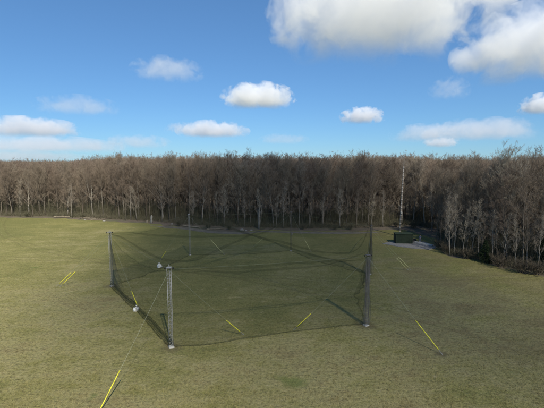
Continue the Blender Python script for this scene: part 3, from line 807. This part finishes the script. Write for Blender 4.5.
for pts, r_ in seam_pts:
    tube_uv('roof_fold', pts, [max(0.04, 1.5 * r_ * (0.3 + 0.7 * math.sin(math.pi * i / 44) ** 0.7)) * (1 + 0.25 * math.sin(i * 1.1)) for i in range(45)], M['net_dense'])
ring = []
order = ['A', 'B', 'C', 'E', 'F', 'D']
for a, b in zip(order, order[1:] + order[:1]):
    for i in range(10): ring.append(top[a].lerp(top[b], i / 10) - Vector((0, 0, 0.25 + 0.9 * 4 * (i / 10) * (1 - i / 10))))
ctr = Vector((CAGE_C[0], CAGE_C[1], 0))
rows = []
for r_ in range(13):
    s = r_ / 12; row = []
    for q in ring + ring[:1]:
        x, y = q.x + (ctr.x - q.x) * s, q.y + (ctr.y - q.y) * s
        num = den = 0.0
        for c in ctrl + ring[::3]:
            d2 = (c.x - x) ** 2 + (c.y - y) ** 2 + 2.0; ww = 1 / d2 ** 1.5; num += ww * c.z; den += ww
        zz = q.z * (1 - s) ** 3 + (num / den) * (1 - (1 - s) ** 3) + nz((x, y, 0), 0.35, 0.35, 8) * s
        row.append(Vector((x, y, zz)))
    rows.append(row)
sheet('roof_net', rows, M['net'])

# netting hanging slack at the poles: fans from the pole head down to the ground
def drape(key, feet, rmat='net_drape', wid=0.5):
    t_ = top[key] - Vector((0, 0, 0.3)); rows = []
    feet = resample(feet, 14)
    for r_ in range(13):
        s = r_ / 12; row = []
        for i, f_ in enumerate(feet):
            q = t_.lerp(f_, s); k = math.sin(math.pi * s)
            q = q + Vector((math.sin(i * 2.2 + s * 3) * 0.07, math.cos(i * 1.9 + s * 2) * 0.10, 0)) * k * 1.6
            side = (f_ - base[key]); side.z = 0
            q = q - side * 0.16 * k; q.z = max(q.z, 0.04); row.append(q)
        rows.append(row)
    sheet('hanging_net', rows, M[rmat])
    for e in (0, -1): tube_uv('net_edge', [r_[e] for r_ in rows], 0.035, M['net_dense'], n=6)
drape('A', [G(112, 287, 0.05), G(118, 290.5, 0.05), G(123, 294.5, 0.05), G(127, 300, 0.05)])
drape('C', [G(361, 324.5, 0.05), G(366, 326.5, 0.05), G(370, 323, 0.05), G(371, 316, 0.05)])
drape('E', [G(366, 275, 0.05), G(370, 276.5, 0.05), G(374, 273, 0.05)])
# netting wrapped tight round pole C and (thinner) round E
def wrap(key, z0, z1, r_, mat_):
    p = base[key]; pts = [Vector((p.x + 0.05 * math.sin(i * 0.9), p.y + 0.05 * math.cos(i * 1.3), z0 + (z1 - z0) * i / 24)) for i in range(25)]
    tube_uv('wrapped_net', pts, [r_ * (0.85 + 0.2 * math.sin(i * 1.7) + 0.25 * (1 - i / 24)) for i in range(25)], mat_, n=14)
M['net_wrap'] = net_material('wrapped_netting', 0.085, 0.055, (0.20, 0.195, 0.20))
wrap('C', 0.3, 8.6, 0.34, M['net_wrap']); wrap('E', 0.3, 8.5, 0.24, M['net_dense'])

# ------------------------------------------------------------------ guy wires with yellow guards
def guy(key, anchor, vstart, label, dz=0.25, pale=False):
    a = top[key] - Vector((0, 0, dz)); b = anchor.copy(); b.z = 0.12
    t = thing('guy_wire', label, 'guy wire', (b.x, b.y, 0), 0, 'guy wires of the net cage'); off = Vector((b.x, b.y, 0))
    n_ = 20; L = (a - b).length
    pt = lambda s: a.lerp(b, s) - Vector((0, 0, 0.10 * 4 * s * (1 - s))) - off
    MB().tube([pt(i / n_) for i in range(n_ + 1)], 0.010, 6).build('wire', M['wire_thin'], t)
    # yellow guard tube around the lower end
    s0 = 0.5
    for i in range(1000):
        s = i / 1000
        if proj(pt(s) + off)[1] >= vstart: s0 = s; break
    s1 = 1 - 0.45 / L
    g_ = MB(); g_.tube([pt(s0 + (s1 - s0) * i / 6) for i in range(7)], 0.042, 10)
    g_.build('yellow_guard', M['yellow_pale' if pale else 'yellow'], t, True)
    dr = (b - a).normalized(); k_ = MB(); e = b - off
    k_.tube([e - dr * 0.05, e + Vector((dr.x * 0.2, dr.y * 0.2, -0.16))], 0.02, 7); ringp = [e + Vector((0.06 * math.cos(q), 0, 0.06 * math.sin(q) + 0.0)) for q in np.linspace(0, 6.283, 13)]
    k_.tube(ringp, 0.012, 5, False); k_.build('anchor_stake', M['galv'], t)
    tb_ = MB(); m0 = pt(s1 + 0.01 / L); m1 = pt(1 - 0.08 / L); tb_.tube([m0, m0.lerp(m1, 0.3), m0.lerp(m1, 0.7), m1], [0.012, 0.024, 0.024, 0.012], 7); tb_.build('turnbuckle', M['galv'], t)
guy('B', G(97, 417), 370, 'longest yellow-ended guy wire, running from the nearest pole to the bottom of the field')
guy('B', G(243, 335), 320, 'yellow-ended guy wire inside the front net, the one nearer the nearest pole')
guy('C', G(294, 330.5), 313.5, 'yellow-ended guy wire inside the front net, the one nearer the wrapped pole')
guy('C', G(441.5, 354.5), 320, 'yellow-ended guy wire running out over the dark grass from the wrapped pole')
guy('A', G(57, 286.5), 272.3, 'outer one of the two yellow guy wires left of the cage')
guy('A', G(60.5, 286.8), 271.6, 'inner one of the two yellow guy wires left of the cage', dz=0.7)
guy('A', G(138.5, 309), 291, 'yellow-ended guy wire ending by the front white sandbag')
guy('D', G(160.5, 260), 251, 'yellow-ended guy wire ending by the rear white sandbag')
guy('D', G(224.5, 255), 240, 'pale guy wire slanting right from the distant thin net pole', pale=True)
guy('F', G(253.5, 247), 238.5, 'pale guy wire slanting left from the faint far net pole', pale=True)
guy('F', G(311, 252), 240, 'pale guy wire slanting right from the faint far net pole', pale=True)
guy('E', G(356.5, 244), 236, 'short-looking pale guy wire behind the dark double pole', pale=True)
guy('E', G(410.5, 270), 257, 'upper one of the two pale guy wires between the double pole and the pad', pale=True)
guy('E', G(408, 270.5), 258, 'lower one of the two pale guy wires between the double pole and the pad', dz=0.8, pale=True)

# sandbags holding the netting down
def sandbag(u, v, s, seed, label):
    p = G(u, v); t = thing('sandbag', label, 'sandbag', (p.x, p.y, 0), seed * 0.7, 'white sandbags on the net hem')
    MB().blob((0, 0, -0.02), (0.52 * s, 0.36 * s, 0.36 * s), 0.22, 1.7, seed, 4, 0.55).build('sack', M['white_sack'], t, True)
    m = MB(); m.tube([(0.06, 0, 0.46 * s), (0.10, 0, 0.57 * s), (0.2, 0.02, 0.70 * s)], [0.10 * s, 0.045 * s, 0.13 * s], 10); m.build('tied_neck', M['white_sack'], t, True)
    MB().tube([(0.09, 0, 0.55 * s), (0.11, 0, 0.59 * s)], 0.06 * s, 10).build('tie', M['black'], t)
sandbag(136, 310.5, 0.95, 2, 'white sandbag on the bunched net between the left pole and nearest pole')
sandbag(159.5, 267.5, 1.25, 3, 'white sandbag on the far left side of the net cage')

# ------------------------------------------------------------------ pad, container, mast, person
pz = 0.12
def slab(name, px, z, m, label, cat, kind='structure', th=None):
    pts = [G(u, v, z) for u, v in px]; n_ = len(pts); vs = [(p.x, p.y, z) for p in pts] + [(p.x, p.y, -0.02) for p in pts]
    fs = [tuple(range(n_))[::-1]] + [(i, (i + 1) % n_, n_ + (i + 1) % n_, n_ + i) for i in range(n_)]
    me = bpy.data.meshes.new(name); me.from_pydata(vs, [], fs); me.materials.append(m); bm = bmesh.new(); bm.from_mesh(me); bmesh.ops.recalc_face_normals(bm, faces=bm.faces); bm.to_mesh(me); bm.free()
    o = link(name, me); o['kind'] = kind; o['label'] = label; o['category'] = cat; return o
slab('pavement', [(382.5, 243.3), (390, 241.5), (424, 241.5), (435, 245.5), (437, 247.4), (430, 249.2), (415, 248.4), (398, 246.2)], 0.10, M['gravel'], 'grey paved pad in front of the green container', 'paving')
def quad_slab(name, a, b, width, z, m, label, cat):
    d = (b - a).normalized(); nr = Vector((-d.y, d.x, 0)); o = MB()
    c = (a + b) / 2; o.box((0, 0, z / 2), ((b - a).length, width, z)); ob = o.build(name, m); ob.location = (c.x, c.y, 0); ob.rotation_euler.z = math.atan2(d.y, d.x)
    bpy.context.view_layer.update(); tag(ob, label, cat); return ob
a_, b_ = G(415, 242.6), G(433, 246.2)
sl = quad_slab('concrete_slab', a_, b_, 0.8, 0.32, M['pale_conc'], 'long pale concrete slab on the pad in front of the standing person', 'slab')
# container
cb = G(395.8, 243.8)
ct = thing('container', 'dark green steel container on the pad at the foot of the mast', 'container', (cb.x, cb.y, 0.1), R(-4))
CL, CW, CH = 4.0, 2.3, 2.2
body = MB(); body.box((CL / 2, CW / 2, CH / 2 + 0.06), (CL - 0.12, CW - 0.12, CH - 0.1))
nrib = 26
for i in range(nrib):
    x = 0.16 + (CL - 0.32) * i / (nrib - 1)
    for yy in (0.045, CW - 0.045): body.box((x, yy, CH / 2 + 0.05), (0.085, 0.05, CH - 0.36))
for i in range(12):
    y = 0.2 + (CW - 0.4) * i / 11; body.box((CL - 0.045, y, CH / 2 + 0.05), (0.05, 0.08, CH - 0.36))
body.build('body', M['green_paint'], ct)
fr = MB()
for x in (0.06, CL - 0.06):
    for y in (0.06, CW - 0.06): fr.box((x, y, CH / 2 + 0.06), (0.13, 0.13, CH + 0.02))
for y in (0.05, CW - 0.05):
    for z in (0.10, CH): fr.box((CL / 2, y, z), (CL - 0.26, 0.11, 0.14))
for x in (0.05, CL - 0.05):
    for z in (0.10, CH): fr.box((x, CW / 2, z), (0.11, CW - 0.26, 0.14))
fr.build('frame', M['green_paint'], ct)
rf_ = MB(); rf_.box((CL / 2, CW / 2, CH + 0.10), (CL + 0.25, CW + 0.25, 0.05))
for i in range(15): rf_.box((0.25 + (CL - 0.5) * i / 14, CW / 2, CH + 0.135), (0.10, CW + 0.15, 0.03))
rf_.build('roof', M['green_roof'], ct)
for k in range(2):
    d_ = MB(); d_.box((-0.03, 0.10 + (CW - 0.2) * (0.25 + 0.5 * k), CH / 2 + 0.05), (0.05, (CW - 0.26) / 2, CH - 0.28)); door = d_.build('door', M['green_paint'], ct)
    for q in (0.3, 0.7):
        MB().tube([(-0.08, 0.13 + (CW - 0.26) / 2 * (k + q), 0.2), (-0.08, 0.13 + (CW - 0.26) / 2 * (k + q), CH - 0.1)], 0.02, 8).build('locking_bar', M['dark_steel'], door)
# black case beside it
p = G(416.4, 242.0); bx = thing('equipment_case', 'black equipment case standing between the green container and the person', 'case', (p.x - 0.5, p.y + 0.4, 0.1), R(-8))
MB().box((0, 0, 0.26), (1.15, 0.6, 0.52), 0, 0.97).build('case_body', M['black'], bx); MB().box((0, 0, 0.575), (1.17, 0.62, 0.10), 0, 0.96).build('lid', M['black'], bx)
for s in (-0.3, 0.3): MB().box((s, -0.315, 0.5), (0.08, 0.03, 0.12)).build('latch', M['galv'], bx)
MB().tube([(-0.15, -0.30, 0.36), (-0.15, -0.37, 0.36), (0.15, -0.37, 0.36), (0.15, -0.30, 0.36)], 0.012, 6).build('handle', M['galv'], bx)

# mast
mb0 = G(399.6, 236.5)
mt = thing('mast', 'tall thin banded mast rising behind the green container to treetop height', 'mast', (mb0.x, mb0.y, 0))
mt.rotation_euler = (0, R(1.2), 0)
MH = 20.3
MB().tube([(0, 0, -0.2), (0, 0, 7), (0, 0, 14), (0, 0, MH - 1.6)], [0.21, 0.19, 0.16, 0.13], 14).build('shaft', M['mast_wood'], mt, True)
for i in range(17):
    z = 1.2 + i * 1.05; rad = 0.215 - 0.0045 * z
    MB().tube([(0, 0, z), (0, 0, z + 0.42)], rad + 0.012, 14).build('band', M['mast_band'], mt, True)
MB().tube([(0, 0, MH - 1.6), (0, 0, MH + 0.7)], [0.05, 0.03], 8).build('antenna', M['galv'], mt)
bxm = MB(); bxm.box((-0.0, -0.33, 6.4), (0.45, 0.26, 0.6)); cb_ = bxm.build('junction_box', M['galv'], mt)
MB().tube([(0.0, -0.33, 6.05), (0.0, -0.27, 4), (0.0, -0.235, 0.4)], 0.03, 6).build('conduit', M['dark_steel'], mt)

# person standing on the pale slab
def skin_obj(name, verts, edges, rad, m, parent, sub=2):
    me = bpy.data.meshes.new(name); me.from_pydata(verts, edges, []); me.materials.append(m)
    o = link(name, me, parent); md = o.modifiers.new('skin', 'SKIN'); md.use_smooth_shade = True
    if not me.skin_vertices: 
        bm = bmesh.new(); bm.from_mesh(me); bm.verts.layers.skin.verify(); bm.to_mesh(me); bm.free()
    for i, r_ in enumerate(rad):
        s = me.skin_vertices[0].data[i]; s.radius = r_ if isinstance(r_, tuple) else (r_, r_); s.use_root = (i == 0)
    o.modifiers.new('subsurf', 'SUBSURF').levels = sub; o.modifiers['subsurf'].render_levels = sub
    return o
pp = G(419.9, 243.2); per = thing('person', 'person in blue-grey jacket and grey trousers standing on the pale slab', 'person', (pp.x, pp.y, 0.32), R(-35))
V_ = [(0, 0, 0.95), (0, 0, 1.12), (0, 0.0, 1.32), (0, 0.0, 1.46), (0, -0.01, 1.54), (0, -0.02, 1.63), (0, -0.025, 1.74)]
E_2 = [(i, i + 1) for i in range(6)]; Rr = [(0.16, 0.11), (0.145, 0.105), (0.17, 0.115), (0.10, 0.075), 0.052, (0.080, 0.095), (0.075, 0.09)]
def chain(start, pts, rads):
    prev = start
    for q, r_ in zip(pts, rads): V_.append(q); Rr.append(r_); E_2.append((prev, len(V_) - 1)); prev = len(V_) - 1
    return prev
for s in (-1, 1):
    chain(0, [(s * 0.10, 0, 0.86), (s * 0.12, -0.02, 0.50), (s * 0.13, 0.02, 0.10), (s * 0.14, -0.03, 0.045), (s * 0.15, -0.17, 0.035)], [0.09, 0.062, 0.042, 0.045, 0.032])
for s in (-1, 1):
    if s < 0: arm = [(s * 0.19, 0, 1.42), (s * 0.26, 0.03, 1.14), (s * 0.24, -0.12, 0.92), (s * 0.235, -0.16, 0.84)]
    else: arm = [(s * 0.19, 0, 1.42), (s * 0.27, 0.0, 1.15), (s * 0.20, -0.24, 1.12), (s * 0.17, -0.32, 1.12)]
    wr = chain(3, arm, [0.062, 0.048, 0.032, 0.034])
    w0 = Vector(V_[wr]); dv = (w0 - Vector(V_[wr - 1])).normalized(); sd_ = dv.cross(Vector((0, 0, 1)) if abs(dv.z) < 0.7 else Vector((0, 1, 0))).normalized(); pn = dv.cross(sd_)
    for k, (o_, ln) in enumerate(((-0.027, 0.07), (-0.009, 0.08), (0.009, 0.075), (0.027, 0.06))):
        kn = w0 + dv * 0.04 + sd_ * o_; t1 = kn + dv * ln * 0.5 + pn * 0.008; t2 = t1 + dv * ln * 0.4 + pn * 0.022
        chain(wr, [tuple(kn), tuple(t1), tuple(t2)], [0.010, 0.0085, 0.008])
    th = w0 + dv * 0.01 - sd_ * 0.04; chain(wr, [tuple(th), tuple(th + dv * 0.04 - sd_ * 0.012 + pn * 0.015)], [0.011, 0.009])
nb = len(V_); chain(5, [(0, -0.115, 1.645), (0, -0.135, 1.63)], [0.018, 0.012])
for s in (-1, 1): chain(5, [(s * 0.085, 0.0, 1.645)], [0.016])
skin_obj('body', V_, E_2, Rr, M['skin'], per)
jv = [(0, 0, 0.90), (0, 0, 1.12), (0, 0, 1.33), (0, 0, 1.47), (0, -0.005, 1.50)]; je = [(0, 1), (1, 2), (2, 3), (3, 4)]; jr = [(0.195, 0.145), (0.175, 0.135), (0.195, 0.14), (0.12, 0.095), (0.075, 0.07)]
for s in (-1, 1):
    arm = [(s * 0.20, 0, 1.42), (s * 0.26, 0.03, 1.14), (s * 0.243, -0.10, 0.94)] if s < 0 else [(s * 0.20, 0, 1.42), (s * 0.27, 0, 1.15), (s * 0.21, -0.21, 1.12)]
    pr = 3
    for q, r_ in zip(arm, (0.082, 0.066, 0.052)): jv.append(q); jr.append(r_); je.append((pr, len(jv) - 1)); pr = len(jv) - 1
skin_obj('jacket', jv, je, jr, M['jacket'], per)
tv = [(0, 0, 0.97), (0, 0, 0.90)]; te = [(0, 1)]; tr = [(0.165, 0.125), (0.175, 0.13)]
for s in (-1, 1):
    pr = 1
    for q, r_ in zip([(s * 0.10, 0, 0.82), (s * 0.12, -0.02, 0.50), (s * 0.13, 0.02, 0.09)], (0.108, 0.082, 0.068)): tv.append(q); tr.append(r_); te.append((pr, len(tv) - 1)); pr = len(tv) - 1
skin_obj('trousers', tv, te, tr, M['trousers'], per)
MB().blob((0, 0.012, 1.655), (0.092, 0.108, 0.125), 0.06, 2.0, 2, 3, 0.15).build('hair', M['hair'], per, True)
for s in (-1, 1):
    MB().blob((s * 0.15, -0.09, -0.0), (0.055, 0.15, 0.075), 0.05, 1.0, 1, 3, 0.1).build('shoe', M['white'], per, True)
    MB().blob((s * 0.034, -0.112, 1.665), (0.013, 0.008, 0.009), 0.0, 1.0, 1, 2, 1.0).build('eye', M['black'], per, True)
MB().box((0, -0.117, 1.585), (0.045, 0.008, 0.009)).build('mouth', M['hair'], per)

# ------------------------------------------------------------------ grass blades near the camera: one mass
g = np.random.default_rng(5)
nt_ = 150000
y = 26 + (g.random(nt_) ** 1.5) * 50; x = (g.random(nt_) * 2 - 1) * (y * 0.76 + 3)
th_ = 0.05 + 0.10 * g.random(nt_); P0 = np.stack([x, y, np.zeros(nt_)], 1)
cl = np.sin(x * 0.9 + np.sin(y * 0.7) * 2) * np.cos(y * 0.8 + np.sin(x * 0.5) * 2)
keep = g.random(nt_) < 0.55 + 0.35 * cl; P0 = P0[keep]; th_ = th_[keep]; m_ = len(P0)
P0 = np.repeat(P0, 3, 0) + np.concatenate([g.normal(0, 0.035, (m_ * 3, 2)), np.zeros((m_ * 3, 1))], 1); th_ = np.repeat(th_, 3)
tip = P0 + np.stack([g.normal(0, 0.6, m_ * 3) * th_, g.normal(0, 0.6, m_ * 3) * th_, th_], 1)
V, T = blades(P0, tip, np.full(m_ * 3, 0.022), g)
structure(link('grass', np_mesh('grass', V, T, M['blade'])), 'short ragged olive and straw grass tufts of the field', 'grass', 'stuff')

# ------------------------------------------------------------------ clouds: real volumes at real distances
def cloud_material(name, ext, seed, amp, asp=(1, 1, 1), col=(0.955, 0.955, 0.965), fr=1.6, sharp=4.0):
    m, t, out = nt(name)
    tc = N(t, 'ShaderNodeTexCoord'); P = tc.outputs['Object']
    mp = N(t, 'ShaderNodeMapping'); mp.inputs['Location'].default_value = (seed * 3.7, seed * 1.9, seed * 5.1); mp.inputs['Scale'].default_value = asp; t.links.new(P, mp.inputs[0])
    n1 = N(t, 'ShaderNodeTexNoise', i_Scale=fr, i_Detail=7.0, i_Roughness=0.62, i_Distortion=0.4); t.links.new(mp.outputs[0], n1.inputs['Vector'])
    ln = N(t, 'ShaderNodeVectorMath'); ln.operation = 'LENGTH'; t.links.new(P, ln.inputs[0])
    sep = N(t, 'ShaderNodeSeparateXYZ'); t.links.new(P, sep.inputs[0])
    body = math_(t, 'SUBTRACT', 1.0, ln.outputs['Value'])
    body = math_(t, 'MULTIPLY_ADD', body, 0.8, math_(t, 'MULTIPLY', math_(t, 'SUBTRACT', n1.outputs['Fac'], 0.5), amp * 1.7))
    # flat bases
    fb = math_(t, 'MULTIPLY_ADD', sep.outputs[2], 2.2, 1.35, clamp=True)
    d = math_(t, 'MULTIPLY', math_(t, 'MULTIPLY', math_(t, 'SUBTRACT', body, 0.12), sharp, clamp=True), fb)
    pv = N(t, 'ShaderNodeVolumePrincipled'); pv.inputs['Color'].default_value = (*col, 1); pv.inputs['Anisotropy'].default_value = 0.0
    t.links.new(math_(t, 'MULTIPLY', d, ext), pv.inputs['Density']); t.links.new(pv.outputs[0], out.inputs['Volume'])
    return m
def sphere_mesh(name, m, sub=4):
    bm = bmesh.new(); bmesh.ops.create_icosphere(bm, subdivisions=sub, radius=1.02); me = bpy.data.meshes.new(name); bm.to_mesh(me); bm.free(); me.materials.append(m); return me
CL_ = [  # u, v, half width px, half height px, optical depth, noise amp, cloud height, label
    (384, 10, 104, 68, 16, 1.5, 1300, 'largest bright cumulus cloud, high above the middle right of the woods'),
    (552, 47, 72, 38, 14, 1.3, 1300, 'second largest cumulus, beside the largest one above the right-hand woods'),
    (258, 98, 38, 16, 11, 1.2, 1300, 'compact white cloud floating above the middle of the field'),
    (168, 71, 34, 14, 2.2, 1.4, 1300, 'thin veil-like cloud high on the left side of the sky'),
    (213, 131, 36, 11, 8, 1.3, 1300, 'flat white cloud low above the woods, below the compact white one'),
    (180, 129, 16, 7, 1.6, 1.4, 1300, 'faint pinkish wisp left of the flat low white cloud'),
    (362, 117, 22, 10.5, 8, 1.2, 1300, 'small isolated puff of cloud left of the tall mast'),
    (27, 129, 44, 11, 8, 1.4, 1300, 'long flat cloud low on the left, the upper of two bands'),
    (40, 146, 72, 9, 5.5, 1.5, 1300, 'long hazy cloud band lying lowest over the woods on the left'),
    (78, 107, 36, 11, 1.8, 1.6, 1300, 'faint double wisp above the left-hand cloud bands'),
    (137, 143, 32, 9, 2.2, 1.5, 1300, 'faint low cloud above the left pole of the net cage'),
    (427, 135, 34, 11, 3.0, 1.5, 1300, 'pinkish low cloud just right of the tall mast'),
    (483, 132, 52, 13, 4.0, 1.5, 1300, 'wide broken low cloud above the right-hand woods'),
    (441, 143, 16, 7, 5.0, 1.2, 1300, 'small bright cloud tucked beneath the pinkish low cloud'),
    (545, 106, 20, 11, 8, 1.2, 1300, 'small white cloud cut by the right edge of the photo'),
    (449, 91, 18, 13, 1.0, 1.5, 1300, 'barely visible round veil of cloud below the big cumulus'),
    (284, 140, 26, 7, 1.4, 1.5, 1300, 'very faint low streak of cloud above the middle woods'),
    (15, 157, 60, 7, 4, 1.4, 1300, 'low hazy bank of cloud touching the woods at far left'),
]
for i, (u, v, hw, hh, tau, amp, alt, label) in enumerate(CL_):
    d = ray(u, v); el = math.atan2(d.z, math.hypot(d.x, d.y)); dist = min(alt / math.tan(max(el, 0.02)), 40000); hd = Vector((d.x, d.y, 0)).normalized()
    c = hd * dist + Vector((0, 0, H + math.tan(el) * dist)); pxm = c.length / F * 1.0
    a = hw * pxm; hgt_ = hh * pxm; dep = min(0.7 * a, 0.75 * hgt_ / max(math.sin(el), 0.05)); cz = math.sqrt(max(hgt_ ** 2 - (dep * math.sin(el)) ** 2, (0.45 * hgt_) ** 2))
    o = link('cloud', sphere_mesh('cloud', cloud_material('cloud_vapour', (0.17 if tau > 12 else 0.28) * tau / a, i + 1, amp, (1, dep / a, cz / a), fr=3.2, sharp=9.0 if tau > 4.5 else 5.0)), None, c)
    o.scale = (a, dep, cz); o.rotation_euler.z = math.atan2(hd.y, hd.x) - math.pi / 2; tag(o, label, 'cloud')
# the cloud behind the camera whose shadow lies over the middle and right of the field
SC = Vector((4, 90, 0)) + S * (900 / S.z)
o = link('cloud', sphere_mesh('cloud', cloud_material('cloud_vapour', 0.020, 3.3, 0.8, fr=2.2)), None, SC); o.scale = (64, 104, 60); o.rotation_euler.z = 0.42
tag(o, 'cumulus cloud out of the picture whose shadow darkens the middle of the field', 'cloud')
